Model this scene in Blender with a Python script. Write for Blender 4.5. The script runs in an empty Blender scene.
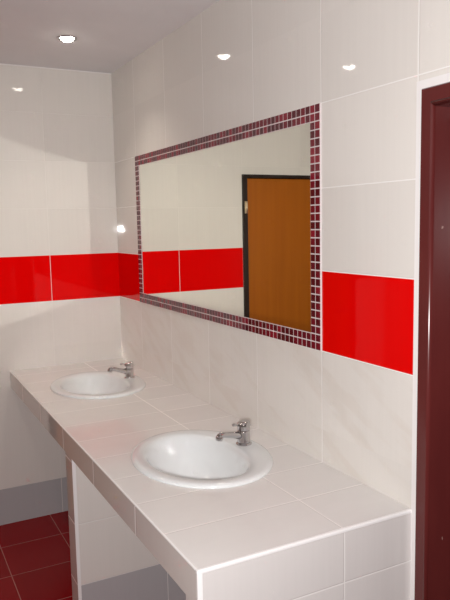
import bpy, bmesh, math, random
from mathutils import Vector, Matrix
random.seed(7)
C = bpy.context.scene.collection
PI = math.pi

# ------------------------------------------------------------------ materials
def new_mat(name):
    m = bpy.data.materials.new(name); m.use_nodes = True
    nt = m.node_tree; b = nt.nodes['Principled BSDF']
    return m, nt, b

def plain(name, col, rough=.4, metal=0., spec=.5, coat=0.):
    m, nt, b = new_mat(name)
    b.inputs['Base Color'].default_value = (*col, 1)
    b.inputs['Roughness'].default_value = rough
    b.inputs['Metallic'].default_value = metal
    b.inputs['Specular IOR Level'].default_value = spec
    b.inputs['Coat Weight'].default_value = coat
    return m

class N:
    """tiny node-graph helper"""
    def __init__(s, nt): s.nt = nt
    def lk(s, a, b): s.nt.links.new(a, b)
    def m(s, op, a, b=None, c=None):
        n = s.nt.nodes.new('ShaderNodeMath'); n.operation = op
        for i, v in enumerate((a, b, c)):
            if v is None: continue
            if isinstance(v, (int, float)): n.inputs[i].default_value = v
            else: s.lk(v, n.inputs[i])
        return n.outputs[0]
    def xyz(s):
        g = s.nt.nodes.new('ShaderNodeNewGeometry')
        x = s.nt.nodes.new('ShaderNodeSeparateXYZ'); s.lk(g.outputs['Position'], x.inputs[0])
        return x.outputs
    def comb(s, a, b, c):
        n = s.nt.nodes.new('ShaderNodeCombineXYZ')
        for i, v in enumerate((a, b, c)):
            if isinstance(v, (int, float)): n.inputs[i].default_value = v
            else: s.lk(v, n.inputs[i])
        return n.outputs[0]
    def mix(s, f, a, b):
        n = s.nt.nodes.new('ShaderNodeMix'); n.data_type = 'RGBA'
        for idx, v in ((0, f), (6, a), (7, b)):
            if isinstance(v, (int, float)): n.inputs[idx].default_value = v
            elif isinstance(v, tuple): n.inputs[idx].default_value = (*v, 1)
            else: s.lk(v, n.inputs[idx])
        return n.outputs[2]
    def smooth(s, v, a, b):
        n = s.nt.nodes.new('ShaderNodeMapRange'); n.interpolation_type = 'SMOOTHSTEP'
        s.lk(v, n.inputs[0]); n.inputs[1].default_value = a; n.inputs[2].default_value = b
        return n.outputs[0]
    def noise(s, vec, scale, detail=3.):
        n = s.nt.nodes.new('ShaderNodeTexNoise'); s.lk(vec, n.inputs['Vector'])
        n.inputs['Scale'].default_value = scale; n.inputs['Detail'].default_value = detail
        return n.outputs[0]
    def white(s, vec):
        n = s.nt.nodes.new('ShaderNodeTexWhiteNoise'); s.lk(vec, n.inputs['Vector'])
        return n.outputs[0]

TILE = (.755, .725, .682)
RED = (.74, .001, .001)
GREY = (.46, .45, .46)
GROUT = (.80, .78, .76)

def tile_mat(name, axes, origin, size, col=TILE, grout=GROUT, band=False, plinth=False,
             gw=.0012, rough=.035, rand=.05, streak=.05, streak_axis=0, spec=.24, vein=.32, hj=None):
    """glazed tiles on a world-aligned grid: joints at origin + k*size along the two axes"""
    m, nt, b = new_mat(name); n = N(nt)
    P = n.xyz()
    fl, ds = [], []
    for k in range(2):
        u = n.m('DIVIDE', n.m('SUBTRACT', P[axes[k]], origin[k]), size[k])
        if size[k] > 50: fl.append(n.m('FLOOR', u)); continue
        f = n.m('FRACT', u); fl.append(n.m('FLOOR', u))
        ds.append(n.m('MULTIPLY', n.m('MINIMUM', f, n.m('SUBTRACT', 1., f)), size[k]))
    if hj:                      # height range with open horizontal joints; elsewhere they are filled flush
        off = n.m('SUBTRACT', 1., n.m('MULTIPLY', n.m('GREATER_THAN', P[2], hj[0]), n.m('LESS_THAN', P[2], hj[1])))
        low = n.m('LESS_THAN', P[2], .23)
        ds[1] = n.m('ADD', ds[1], n.m('MULTIPLY', n.m('SUBTRACT', off, low), .05))
    d = ds[0] if len(ds) == 1 else n.m('MINIMUM', ds[0], ds[1])
    glaze = n.smooth(d, gw * .75, gw * 1.25)
    rnd = n.white(n.comb(fl[0], fl[1], 3.))
    # soft streaks in the glaze, shifted tile by tile
    sc = [9., 9.]; sc[streak_axis] = 90.
    v = n.comb(n.m('MULTIPLY', P[axes[0]], sc[0]), n.m('MULTIPLY', P[axes[1]], sc[1] * .25), n.m('MULTIPLY', rnd, 40.))
    st = n.noise(v, 1., 2.)
    base = col
    if band:
        inb = n.m('MULTIPLY', n.m('GREATER_THAN', P[2], 1.2), n.m('LESS_THAN', P[2], 1.45))
        base = n.mix(inb, base, RED)
    if plinth:
        base = n.mix(n.m('LESS_THAN', P[2], .2), base, GREY)
    if band and vein:
        dg = n.comb(n.m('ADD', n.m('MULTIPLY', P[axes[0]], 3.), n.m('ADD', n.m('MULTIPLY', P[2], 3.5), n.m('MULTIPLY', rnd, 9.))),
                    n.m('MULTIPLY', n.m('SUBTRACT', n.m('MULTIPLY', P[axes[0]], .5), P[2]), 16.), rnd)
        vn = n.smooth(n.noise(dg, 1., 3.), .47, .66)
        vn = n.m('MULTIPLY', vn, n.m('MULTIPLY', n.m('LESS_THAN', P[2], 1.2), n.m('GREATER_THAN', P[2], .2)))
        base = n.mix(n.m('MULTIPLY', vn, vein), base, (.66, .595, .53))
    hsv = nt.nodes.new('ShaderNodeHueSaturation')
    if isinstance(base, tuple): hsv.inputs['Color'].default_value = (*base, 1)
    else: n.lk(base, hsv.inputs['Color'])
    val = n.m('ADD', n.m('ADD', 1. - rand / 2 - streak / 2, n.m('MULTIPLY', rnd, rand)), n.m('MULTIPLY', st, streak))
    n.lk(val, hsv.inputs['Value'])
    n.lk(n.mix(glaze, grout, hsv.outputs[0]), b.inputs['Base Color'])
    n.lk(n.m('SUBTRACT', .7, n.m('MULTIPLY', glaze, .7 - rough)), b.inputs['Roughness'])
    b.inputs['Specular IOR Level'].default_value = spec
    bp = nt.nodes.new('ShaderNodeBump'); bp.inputs['Strength'].default_value = .5; bp.inputs['Distance'].default_value = .0012
    pil = n.m('ADD', n.smooth(d, gw * .6, gw * 3.), n.m('MULTIPLY', n.noise(n.comb(P[0], P[1], P[2]), 7., 1.), .2))
    n.lk(pil, bp.inputs['Height']); n.lk(bp.outputs[0], b.inputs['Normal'])
    return m

YE = -2.344            # end of the tiled mirror wall and of the counter
XF = -.627             # counter front
M_wr = tile_mat('glazed wall tiles, mirror side', (1, 2), (YE, .2), (.4, .25), band=True, plinth=True, hj=(1.18, 1.97), gw=.0014, grout=(.90, .88, .86))
M_wb = tile_mat('glazed wall tiles, end wall', (0, 2), (-.384, .2), (.434, .25), band=True, plinth=True, vein=0., hj=(1.18, 2.3), grout=(.78, .75, .71))
M_top = tile_mat('worktop tiles', (0, 1), (-.224, YE), (.4, .2), col=(.755, .735, .715), streak_axis=1, rand=.05, rough=.10, gw=.0016, grout=(.86, .83, .81))
M_fas = tile_mat('fascia tiles', (1, 0), (YE, -30), (.4, 100.), rand=.04, rough=.05, gw=.0028, grout=(.95, .92, .90), spec=.8)
M_end = tile_mat('support tiles', (0, 2), (-.224, .2), (.4, .25), plinth=True, rand=.03, rough=.14)
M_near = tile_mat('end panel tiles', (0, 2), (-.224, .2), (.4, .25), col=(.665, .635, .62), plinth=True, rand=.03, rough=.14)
M_edge = tile_mat('support edge tiles', (2, 0), (.2, -30), (.25, 100.), rand=.03, rough=.05, gw=.0028, grout=(.95, .92, .90), spec=.8)
M_floor = tile_mat('dark red floor tiles', (0, 1), (-.457, -.265), (.305, .305), col=(.285, .006, .008), grout=(.50, .22, .20), spec=.12,
                   gw=.0018, rough=.22, rand=.12, streak=.12)
M_trim = plain('white tile trim', (.90, .885, .88), .5)
M_filler = plain('white filler', (.84, .82, .81), .6)
M_ceil, nt, b = new_mat('painted ceiling'); n = N(nt); P = n.xyz()
n.lk(n.mix(n.noise(n.comb(P[0], P[1], P[2]), 5., 4.), (.72, .715, .735), (.79, .785, .805)), b.inputs['Base Color']); b.inputs['Roughness'].default_value = .75
M_porc = plain('white porcelain', (.76, .785, .79), .08, coat=.3)
M_chrome = plain('chrome', (.58, .57, .575), .05, 1.)
M_dark = plain('dark drain hole', (.02, .02, .02), .5)
M_mirror = plain('mirror silvering', (.90, .91, .84), .0, 1.)
M_glassedge = plain('mirror glass edge', (.30, .36, .33), .2)
M_mgrout = plain('mosaic grout', (.76, .68, .68), .6)
M_mos = [plain('burgundy glass mosaic %s' % k, c, .06, spec=.7) for k, c in
         (('dark', (.09, .005, .013)), ('mid', (.16, .007, .019)), ('bright', (.24, .010, .026)), ('deep', (.12, .008, .02)))]
def oxblood(name, a, c):
    m, nt, b = new_mat(name); n = N(nt); P = n.xyz()
    v = n.comb(n.m('MULTIPLY', P[0], 30.), n.m('MULTIPLY', P[1], 30.), n.m('MULTIPLY', P[2], 9.))
    chips = n.smooth(n.noise(v, 2.2, 5.), .74, .77)
    col = n.mix(n.noise(v, .5, 3.), a, c)
    n.lk(n.mix(chips, col, (.45, .30, .27)), b.inputs['Base Color'])
    b.inputs['Roughness'].default_value = .24
    return m
M_ox = oxblood('oxblood gloss paint', (.088, .014, .014), (.125, .022, .02))
M_blackframe = oxblood('nearly black frame paint', (.018, .012, .009), (.03, .018, .014))
M_wood, nt, b = new_mat('orange brown wood veneer'); n = N(nt); P = n.xyz()
v = n.comb(n.m('MULTIPLY', P[0], 26.), n.m('MULTIPLY', P[1], 26.), n.m('MULTIPLY', P[2], 1.1))
n.lk(n.mix(n.noise(v, 1., 5.), (.30, .075, .003), (.43, .125, .006)), b.inputs['Base Color']); b.inputs['Roughness'].default_value = .35; b.inputs['Specular IOR Level'].default_value = .25
M_brass = plain('pale hinge metal', (.75, .62, .45), .35, 1.)
M_plaster = plain('white plaster', (.74, .71, .69), .7)
M_paint = plain('dull taupe wall paint', (.45, .425, .40), .7)
def emit(name, col, s):
    m, nt, b = new_mat(name)
    b.inputs['Base Color'].default_value = (.9, .9, .9, 1)
    b.inputs['Emission Color'].default_value = (*col, 1); b.inputs['Emission Strength'].default_value = s
    return m

# ------------------------------------------------------------------ mesh helpers
def add_box(bm, a, c, mat=0, bev=0., seg=2):
    t = bmesh.new()
    bmesh.ops.create_cube(t, size=1.)
    for v in t.verts:
        v.co = Vector([(a[i] + c[i]) / 2 + v.co[i] * abs(c[i] - a[i]) for i in range(3)])
    if bev > 0: bmesh.ops.bevel(t, geom=list(t.edges), offset=bev, segments=seg, profile=.5, affect='EDGES')
    for f in t.faces: f.material_index = mat
    merge(bm, t)

def merge(bm, t):
    mp = {}
    for v in t.verts: mp[v] = bm.verts.new(v.co)
    for f in t.faces:
        g = bm.faces.new([mp[v] for v in f.verts]); g.material_index = f.material_index; g.smooth = f.smooth
    t.free()

def frame_of(d):
    d = d.normalized()
    up = Vector((0, 0, 1)) if abs(d.z) < .95 else Vector((1, 0, 0))
    s = d.cross(up).normalized()
    return s, s.cross(d).normalized()

def add_tube(bm, pts, rad, seg=16, mat=0, cap=True, flat=1.):
    """tube through pts; rad is a number or one per point; flat squashes the section's second axis"""
    pts = [Vector(p) for p in pts]
    rad = rad if isinstance(rad, (list, tuple)) else [rad] * len(pts)
    rings = []
    for i, p in enumerate(pts):
        d = pts[min(i + 1, len(pts) - 1)] - pts[max(i - 1, 0)]
        s, u = frame_of(d)
        rings.append([bm.verts.new(p + (s * math.cos(2 * PI * k / seg) + u * flat * math.sin(2 * PI * k / seg)) * rad[i]) for k in range(seg)])
    for a, c in zip(rings, rings[1:]):
        for k in range(seg):
            f = bm.faces.new((a[k], a[(k + 1) % seg], c[(k + 1) % seg], c[k])); f.smooth = True; f.material_index = mat
    if cap:
        f = bm.faces.new(rings[0][::-1]); f.material_index = mat
        f = bm.faces.new(rings[-1]); f.material_index = mat

def add_loft(bm, rings, close_end=True, close_start=False, mat=0, smooth=True):
    """rings: lists of 3-D points of equal length"""
    rs = [[bm.verts.new(p) for p in r] for r in rings]
    m = len(rs[0])
    for a, c in zip(rs, rs[1:]):
        for k in range(m):
            f = bm.faces.new((a[k], a[(k + 1) % m], c[(k + 1) % m], c[k])); f.smooth = smooth; f.material_index = mat
    if close_end: f = bm.faces.new(rs[-1]); f.smooth = smooth; f.material_index = mat
    if close_start: f = bm.faces.new(rs[0][::-1]); f.smooth = smooth; f.material_index = mat

def lathe(bm, prof, c=(0, 0, 0), seg=32, mat=0, end=True, start=False):
    add_loft(bm, [[(c[0] + r * math.cos(2 * PI * k / seg), c[1] + r * math.sin(2 * PI * k / seg), c[2] + z) for k in range(seg)] for r, z in prof],
             end, start, mat)

def obj(name, bm, mats, parent=None, smooth_angle=None, recalc=True):
    """links ONE mesh object; vertices are given in the parent's own frame"""
    if recalc: bmesh.ops.recalc_face_normals(bm, faces=bm.faces)
    me = bpy.data.meshes.new(name); bm.to_mesh(me); bm.free()
    for m in (mats if isinstance(mats, (list, tuple)) else [mats]): me.materials.append(m)
    o = bpy.data.objects.new(name, me); C.objects.link(o)
    if parent is not None: o.parent = parent
    return o

def shift(bm, d):
    for v in bm.verts: v.co -= Vector(d)
    return bm

def tag(o, label=None, cat=None, group=None, kind=None):
    for k, v in (('label', label), ('category', cat), ('group', group), ('kind', kind)):
        if v: o[k] = v
    return o

def thing(name, label, cat, loc=(0, 0, 0), group=None, kind=None):
    o = bpy.data.objects.new(name, None); C.objects.link(o); o.location = loc
    return tag(o, label, cat, group, kind)

def struct(name, bm, m, label, cat):
    return tag(obj(name, bm, m), label, cat, None, 'structure')

# ------------------------------------------------------------------ the room
ZC = 2.432; XL = -1.95; YF = -4.35; T = .12
bm = bmesh.new(); add_box(bm, (XL - T, YF - T, -.12), (.45, T, 0))
struct('floor', bm, M_floor, 'dark red square tiled floor below the counter', 'floor')
bm = bmesh.new(); add_box(bm, (XL - T, YF - T, ZC), (.45, T, ZC + .12))
struct('ceiling', bm, M_ceil, 'off-white painted ceiling with round recessed spotlight', 'ceiling')

def wall_with_hole(bm, ax, face, back, lo, hi, z1, h0, h1, hz):
    """box wall on plane ax (0 or 1) with a door hole h0..h1 up to hz"""
    def bx(a, c, z0, z):
        p, q = [0, 0, z0], [0, 0, z]
        p[ax], q[ax] = face, back; p[1 - ax], q[1 - ax] = a, c
        add_box(bm, [min(i, j) for i, j in zip(p, q)], [max(i, j) for i, j in zip(p, q)])
    bx(lo, h0, 0, z1); bx(h1, hi, 0, z1); bx(h0, h1, hz, z1)

DY0, DY1, DZ = -3.25, -2.367, 1.912            # doorway in the mirror wall
bm = bmesh.new(); wall_with_hole(bm, 0, 0, .30, YF, 0, ZC, DY0, DY1, DZ)
struct('wall_right', bm, M_wr, 'cream tiled wall with red tile band carrying the framed mirror', 'wall')
BX0, BX1, BZ = -1.69, -.818, 1.90             # doorway in the end wall
bm = bmesh.new(); wall_with_hole(bm, 1, 0, T, XL - T, .30, ZC, BX0, BX1, BZ)
struct('wall_back', bm, M_wb, 'cream tiled end wall with red tile band behind the counter', 'wall')
bm = bmesh.new(); add_box(bm, (XL - T, YF, 0), (XL, 0, ZC))
struct('wall_left', bm, M_paint, 'taupe painted wall facing the mirror', 'wall')
bm = bmesh.new(); add_box(bm, (XL - T, YF - T, 0), (.30, YF, ZC))
struct('wall_front', bm, M_paint, 'taupe painted wall behind the viewer', 'wall')

# white filler strip that closes the tile edge around the doorway
bm = bmesh.new()
pts = []
zz = 0.
for i in range(60):
    z0, z1 = i * DZ / 60, (i + 1) * DZ / 60
    w = .003 * random.random() if random.random() < .25 else 0
    add_box(bm, (-.004, DY1 - .001 - w, z0), (.001, YE + .001, z1))
add_box(bm, (-.004, DY0, DZ), (.001, YE + .001, DZ + .022))
struct('trim_1', bm, M_filler, 'white filler strip between the tiles and the dark red door frame', 'trim')
# joint line between ceiling and end wall
bm = bmesh.new(); add_box(bm, (XL, -.005, ZC - .005), (0, .001, ZC + .001))
struct('trim_2', bm, M_filler, 'thin white joint where the end wall meets the ceiling', 'trim')

# door 1: steel frame with rounded bead in the mirror wall, leaf set deep inside
d1 = thing('door_1', 'dark red painted steel door frame beside the mirror wall', 'door', (0, (DY0 + DY1) / 2, 0), kind='structure')
L = d1.location.copy()
def frame_profile():
    # (across from wall edge into the opening, depth towards the room positive): face, bead, jamb
    arc = [(.040 + .0075 * math.sin(t), .0115 + .0075 * math.cos(t)) for t in [k * PI / 2 / 9 for k in range(-2, 10)]]
    return [(0, -.002), (0, .010), (.003, .014), (.034, .014)] + arc + [(.048, -.05), (.048, -.16), (.062, -.16), (.062, -.28), (0, -.28)]
def frame_run(path):
    # one profile swept along the given corner rule: path(a) -> the two end points (y, z) for profile offset a
    bm = bmesh.new()
    ends = [[], []]
    for a, dep in frame_profile():
        for k, (y, z) in enumerate(path(a)): ends[k].append((-dep, y, z))
    add_loft(bm, ends, True, True, smooth=False)
    bm.faces.ensure_lookup_table()
    for k in range(4, 15): bm.faces[k].smooth = True       # only the rounded bead is smooth
    return shift(bm, L)
obj('jamb', frame_run(lambda a: ((DY1 - a, 0), (DY1 - a, DZ - a))), M_ox, d1)
obj('jamb', frame_run(lambda a: ((DY0 + a, 0), (DY0 + a, DZ - a))), M_ox, d1)
obj('frame_header', frame_run(lambda a: ((DY1 - a, DZ - a), (DY0 + a, DZ - a))), M_ox, d1)
bm = bmesh.new(); add_box(bm, (.165, DY0 + .063, .006), (.205, DY1 - .063, DZ - .063), 0, .002); lf = obj('leaf', shift(bm, L), M_ox, d1)
bm = bmesh.new(); add_tube(bm, [(.165, DY0 + .11, 1.0), (.125, DY0 + .11, 1.0), (.118, DY0 + .125, 1.0), (.118, DY0 + .22, 1.0)], .009, 12); obj('handle', shift(bm, L), M_chrome, lf)

# door 2: orange-brown veneer door in the end wall, seen in the mirror
d2 = thing('door_2', 'orange-brown wooden door in thin black frame, seen in the mirror', 'door', ((BX0 + BX1) / 2, 0, 0), kind='structure')
L = d2.location.copy()
for x0, x1 in ((BX1 - .034, BX1), (BX0, BX0 + .034)):
    bm = bmesh.new(); add_box(bm, (x0, -.012, 0), (x1, T, BZ), 0, .003); obj('jamb', shift(bm, L), M_blackframe, d2)
bm = bmesh.new(); add_box(bm, (BX0 + .034, -.012, BZ - .022), (BX1 - .034, T, BZ), 0, .003); obj('frame_header', shift(bm, L), M_blackframe, d2)
bm = bmesh.new(); add_box(bm, (BX0 + .037, -.004, .006), (BX1 - .037, .036, BZ - .025), 0, .002); lf = obj('leaf', shift(bm, L), M_wood, d2)
for z in (1.66, .25):
    bm = bmesh.new(); add_tube(bm, [(BX1 - .022, -.018, z), (BX1 - .022, -.018, z + .075)], .007, 12)
    add_box(bm, (BX1 - .032, -.0155, z), (BX1 - .012, -.011, z + .075)); obj('hinge', shift(bm, L), M_brass, d2)
bm = bmesh.new(); add_tube(bm, [(BX0 + .09, -.004, 1.0), (BX0 + .09, -.05, 1.0), (BX0 + .10, -.056, 1.0), (BX0 + .20, -.056, 1.0)], .009, 12)
obj('handle', shift(bm, L), M_chrome, lf)

# ------------------------------------------------------------------ the tiled counter
ZT = .841; ZB = .753
BAS = [(-.312, -1.703), (-.312, -.560)]        # basin centres
RX, RY = .220, .274
vc = thing('vanity_counter', 'long white tiled washbasin counter standing along the mirror wall', 'counter', (-.31, YE / 2, 0))
L = vc.location.copy()
def oval(cx, cy, ax, ay, z, m=64, back=None):
    out = []
    for k in range(m):
        t = 2 * PI * k / m
        x, y = ax * math.cos(t), ay * math.sin(t)
        out.append((cx + x, cy + y, z))
    return out
bm = bmesh.new()
def plate(z, mat):
    es = []
    r = [bm.verts.new(p) for p in ((XF, YE, z), (-.0005, YE, z), (-.0005, -.0005, z), (XF, -.0005, z))]
    es += [bm.edges.new((r[i], r[(i + 1) % 4])) for i in range(4)]
    hs = []
    for cx, cy in BAS:
        h = [bm.verts.new(p) for p in oval(cx, cy, RX - .014, RY - .014, z)]
        es += [bm.edges.new((h[i], h[(i + 1) % 64])) for i in range(64)]; hs.append(h)
    g = bmesh.ops.triangle_fill(bm, use_beauty=True, use_dissolve=False, edges=es)
    for f in g['geom']:
        if isinstance(f, bmesh.types.BMFace): f.material_index = mat
    return r, hs
r0, h0 = plate(ZT, 0); r1, h1 = plate(ZB, 3)
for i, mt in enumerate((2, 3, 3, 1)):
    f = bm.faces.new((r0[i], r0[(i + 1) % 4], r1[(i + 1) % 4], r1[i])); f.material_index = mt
for a, c in zip(h0, h1):
    for i in range(64):
        f = bm.faces.new((a[i], a[(i + 1) % 64], c[(i + 1) % 64], c[i])); f.material_index = 3
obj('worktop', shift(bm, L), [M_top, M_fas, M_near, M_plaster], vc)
# bright plastic edge profiles along the counter's two free edges
bm = bmesh.new(); add_box(bm, (XF - .0008, YE - .0012, ZT - .010), (-.0008, YE + .010, ZT + .0008), 0, .0035, 3); obj('edge_trim', shift(bm, L), M_trim, vc)
bm = bmesh.new(); add_box(bm, (XF - .0008, YE + .010, ZT - .004), (XF + .004, -.0008, ZT + .0006), 0, .0016, 2); obj('edge_trim', shift(bm, L), M_trim, vc)
bm = bmesh.new(); add_box(bm, (XF - .001, YE - .0015, ZB), (XF + .012, YE + .004, ZT - .002), 0, .001); obj('corner_trim', shift(bm, L), M_trim, vc)
def support(x0, y0, y1, face):
    bm = bmesh.new(); add_box(bm, (x0, y0, .0), (-.0005, y1, ZB))
    for f in bm.faces:
        nrm = f.normal if f.normal.length else Vector((0, 0, 1))
    bmesh.ops.recalc_face_normals(bm, faces=bm.faces)
    for f in bm.faces: f.material_index = 1 if abs(f.normal.x) > .5 else 0
    o = obj('support_panel', shift(bm, L), [face, M_edge], vc)
    bm = bmesh.new(); add_box(bm, (x0 - .0015, y0 - .0015, .0), (x0 + .012, y0 + .006, ZB - .001), 0, .001)
    obj('corner_trim', shift(bm, L), M_trim, o)
support(-.60, -1.157, -1.052, M_end)
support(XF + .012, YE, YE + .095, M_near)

# ------------------------------------------------------------------ washbasins
def bowl_ring(sx, sy, z, ox=-.010, oy=-.004, m=64):
    """oval flattened on the wall side (+x), where the tap ledge is"""
    out = []
    for k in range(m):
        t = 2 * PI * k / m
        c, s = math.cos(t), math.sin(t)
        x = sx * c * (.84 if c > 0 else 1.)
        e = 2.35
        s2 = math.copysign(abs(s) ** (2 / e), s) if c > 0 else s
        out.append((ox + x, oy + sy * s2, z))
    return out
def make_basin(label, loc):
    t = thing('washbasin', label, 'washbasin', loc, 'oval drop-in washbasins')
    bm = bmesh.new()
    rim = [oval(0, 0, RX, RY, 0.0004), oval(0, 0, RX + .001, RY + .001, .004), oval(0, 0, RX - .002, RY - .002, .0085),
           oval(0, 0, RX - .008, RY - .008, .0115), oval(0, 0, RX - .016, RY - .016, .0125)]
    A, Bq = .168, .226
    bowl = [bowl_ring(A + .006, Bq + .006, .0118), bowl_ring(A, Bq, .0098), bowl_ring(A - .007, Bq - .008, .003),
            bowl_ring(A - .013, Bq - .015, -.010), bowl_ring(A - .022, Bq - .026, -.032), bowl_ring(A - .034, Bq - .042, -.060),
            bowl_ring(A - .050, Bq - .066, -.088), bowl_ring(A - .076, Bq - .105, -.112), bowl_ring(A - .108, Bq - .150, -.128),
            bowl_ring(A - .140, Bq - .192, -.136), oval(-.012, 0, .022, .022, -.139)]
    under = [oval(-.012, 0, .030, .030, -.150), bowl_ring(A - .10, Bq - .145, -.142), bowl_ring(A - .064, Bq - .10, -.124),
             bowl_ring(A - .036, Bq - .05, -.094), bowl_ring(A - .02, Bq - .027, -.058), bowl_ring(A - .006, Bq - .008, -.02), oval(0, 0, RX - .02, RY - .02, -.004),
             oval(0, 0, RX - .016, RY - .016, .0004), oval(0, 0, RX, RY, .0004)]
    add_loft(bm, rim + bowl + under[:-1], False)
    obj('bowl', bm, M_porc, t)
    bm = bmesh.new(); lathe(bm, [(.0285, -.1355), (.0285, -.1325), (.024, -.131), (.018, -.1325), (.017, -.139)], (-.012, 0, 0), 32, start=True)
    dr = obj('drain', bm, M_chrome, t)
    bm = bmesh.new(); lathe(bm, [(.0165, -.1375), (.004, -.1365)], (-.012, 0, 0), 24, start=True); obj('drain_hole', bm, M_dark, dr)
    return t
ZTOP = ZT
make_basin('near white oval washbasin sunk in the counter, closer to the dark red door frame', (BAS[0][0], BAS[0][1], ZTOP))
b2 = make_basin('far white oval washbasin sunk in the counter, beside the end wall', (BAS[1][0], BAS[1][1], ZTOP))

# ------------------------------------------------------------------ taps
def make_tap(label, loc, rise, rz):
    t = thing('mixer_tap', label, 'tap', loc, 'chrome mixer taps on the washbasins')
    t.rotation_euler.z = rz
    bm = bmesh.new(); lathe(bm, [(.0275, 0), (.0275, .004), (.025, .006), (.0235, .007)], seg=32, start=True); obj('base_ring', bm, M_chrome, t)
    bm = bmesh.new(); lathe(bm, [(.0235, .006), (.0222, .011), (.0215, .045), (.0215, .048), (.0200, .0495)], seg=32, start=True); obj('body', bm, M_chrome, t)
    # spout: low tapering arm ending in a downturned nozzle
    bm = bmesh.new()
    k = rise
    add_tube(bm, [(-.010, 0, .032), (-.030, 0, .036 + k * .15), (-.055, 0, .041 + k * .45), (-.080, 0, .045 + k * .8), (-.094, 0, .046 + k), (-.102, 0, .042 + k)],
             [.015, .0125, .0105, .0098, .0098, .009], 18)
    sp = obj('spout', bm, M_chrome, t)
    bm = bmesh.new(); add_tube(bm, [(-.095, 0, .048 + k), (-.098, 0, .042 + k), (-.1005, 0, .030 + k)], [.0100, .0125, .0120], 18); obj('nozzle', bm, M_chrome, sp)
    # lever cap with a short stick handle
    bm = bmesh.new()
    cap = []
    for r, z, tilt in ((.0205, .0495, 0.), (.0222, .0515, 0.), (.0224, .064, .05), (.0222, .0745, .16), (.0205, .0772, .18), (.012, .0785, .18)):
        cap.append([(r * math.cos(2 * PI * q / 32), r * math.sin(2 * PI * q / 32), z + tilt * r * math.cos(2 * PI * q / 32)) for q in range(32)])
    add_loft(bm, cap, True, True)
    lv = obj('lever_cap', bm, M_chrome, t)
    bm = bmesh.new(); add_tube(bm, [(-.016, 0, .069), (-.028, 0, .0715), (-.041, 0, .0735), (-.0455, 0, .074)], [.0052, .0040, .0052, .0042], 12); obj('lever_handle', bm, M_chrome, lv)
    return t
make_tap('chrome mixer tap on the near washbasin by the mirror wall', (-.143, -1.691, ZTOP + .0118), .002, math.radians(6))
make_tap('chrome mixer tap on the far washbasin beside the end wall', (-.148, -.545, ZTOP + .0118), .012, math.radians(2))

# ------------------------------------------------------------------ mirror with mosaic border
MY0, MY1, MZ0, MZ1 = YE + .4, YE + 2., 1.201, 1.95
mr = thing('wall_mirror', 'wide wall mirror with burgundy glass mosaic border above the counter', 'mirror', (0, (MY0 + MY1) / 2, MZ0))
L = mr.location.copy()
b_ = .050
bm = bmesh.new(); add_box(bm, (-.004, MY0 + b_ - .001, MZ0 + b_ - .001), (-.0005, MY1 - b_ + .001, MZ1 - b_ + .001))
for f in bm.faces: f.material_index = 0
obj('mirror_glass', shift(bm, L), [M_mirror], mr)
bm = bmesh.new()
for (y0, y1, z0, z1) in ((MY0, MY1, MZ0, MZ0 + b_), (MY0, MY1, MZ1 - b_, MZ1), (MY0, MY0 + b_, MZ0 + b_, MZ1 - b_), (MY1 - b_, MY1, MZ0 + b_, MZ1 - b_)):
    add_box(bm, (-.0055, y0, z0), (-.0005, y1, z1), 0)
NY, NZ = 64, 30
py, pz = (MY1 - MY0) / NY, (MZ1 - MZ0) / NZ
for i in range(NY):
    for j in range(NZ):
        if 2 <= i < NY - 2 and 2 <= j < NZ - 2: continue
        y, z = MY0 + i * py, MZ0 + j * pz
        g = .0018
        y0 = y + (g * .35 if i == 0 else g); y1 = y + py - (g * .35 if i == NY - 1 else g)
        z0 = z + (g * .35 if j == 0 else g); z1 = z + pz - (g * .35 if j == NZ - 1 else g)
        add_box(bm, (-.0068, y0, z0), (-.005, y1, z1), random.choice((1, 1, 2, 2, 3, 4)), .0006, 1)
obj('mosaic_border', shift(bm, L), [M_mgrout] + M_mos, mr)

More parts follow.
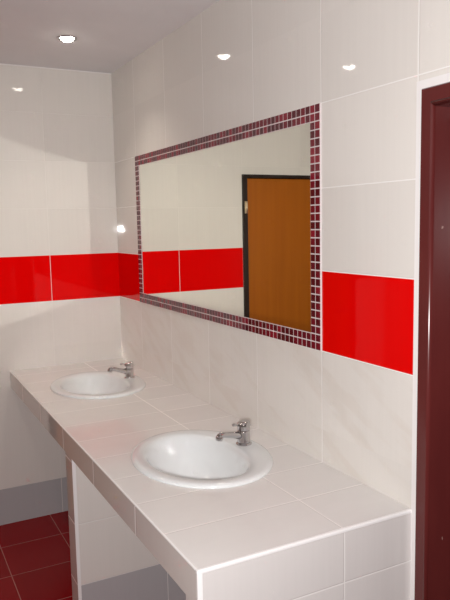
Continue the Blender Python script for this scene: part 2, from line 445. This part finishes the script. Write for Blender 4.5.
# ------------------------------------------------------------------ recessed ceiling spots
M_bulb = emit('lit lamp glass', (1., .93, .82), 35.)
def downlight(label, x, y):
    t = thing('recessed_spotlight', label, 'ceiling light', (x, y, ZC), 'round recessed ceiling spotlights')
    bm = bmesh.new(); lathe(bm, [(.045, 0), (.045, -.003), (.042, -.005), (.036, -.004), (.033, -.001), (.033, -.0002)], seg=40, end=False); obj('ring', bm, M_chrome, t)
    bm = bmesh.new(); lathe(bm, [(.029, -.001), (.027, -.007), (.021, -.012), (.012, -.0155), (.003, -.016)], seg=32); obj('lamp', bm, M_bulb, t)
    sp = bpy.data.lights.new('spot_lamp', 'SPOT'); sp.energy = 9; sp.spot_size = math.radians(120); sp.spot_blend = .9; sp.color = (1., .90, .78); sp.shadow_soft_size = .03
    o = bpy.data.objects.new('spot_lamp', sp); C.objects.link(o); o.parent = t; o.location = (0, 0, -.03)
    return t
downlight('round chrome recessed ceiling spotlight, lit, above the far washbasin', -.393, -.586)
downlight('lit recessed spotlight nearer the left wall, seen only as a glint in the tiles', -1.126, -.65)

# ------------------------------------------------------------------ camera and its flash
CAM = (-1.1943, -3.5897, 1.5984)
cam = bpy.data.cameras.new('camera'); cam.lens = 657.33 * 36 / 600; cam.sensor_width = 36; cam.clip_start = .02
co = bpy.data.objects.new('camera', cam); C.objects.link(co)
co.location = CAM; co.rotation_euler = (1.4556, .02, -.4829)
bpy.context.scene.camera = co
fl = bpy.data.lights.new('camera_flash', 'SPOT'); fl.energy = 140; fl.shadow_soft_size = .028; fl.spot_size = math.radians(128); fl.spot_blend = 1.; fl.color = (1., .975, .965)
fo = bpy.data.objects.new('camera_flash', fl); C.objects.link(fo); fo.location = (-1.235, -3.60, 1.565); fo.rotation_euler = (1.50, 0, -.4829)

w = bpy.data.worlds.new('world'); bpy.context.scene.world = w; w.use_nodes = True
w.node_tree.nodes['Background'].inputs[0].default_value = (0, 0, 0, 1)
sc = bpy.context.scene
sc.view_settings.view_transform = 'Standard'; sc.view_settings.look = 'None'; sc.view_settings.gamma = 1; sc.view_settings.use_curve_mapping = False
sc.view_settings.exposure = .13
sc.cycles.max_bounces = 12; sc.cycles.diffuse_bounces = 6; sc.cycles.glossy_bounces = 6
sc.cycles.caustics_reflective = True; sc.cycles.blur_glossy = .08
sc.cycles.sample_clamp_indirect = 0.
sc.cycles.use_guiding = True; sc.cycles.use_surface_guiding = True; sc.cycles.guiding_training_samples = 64
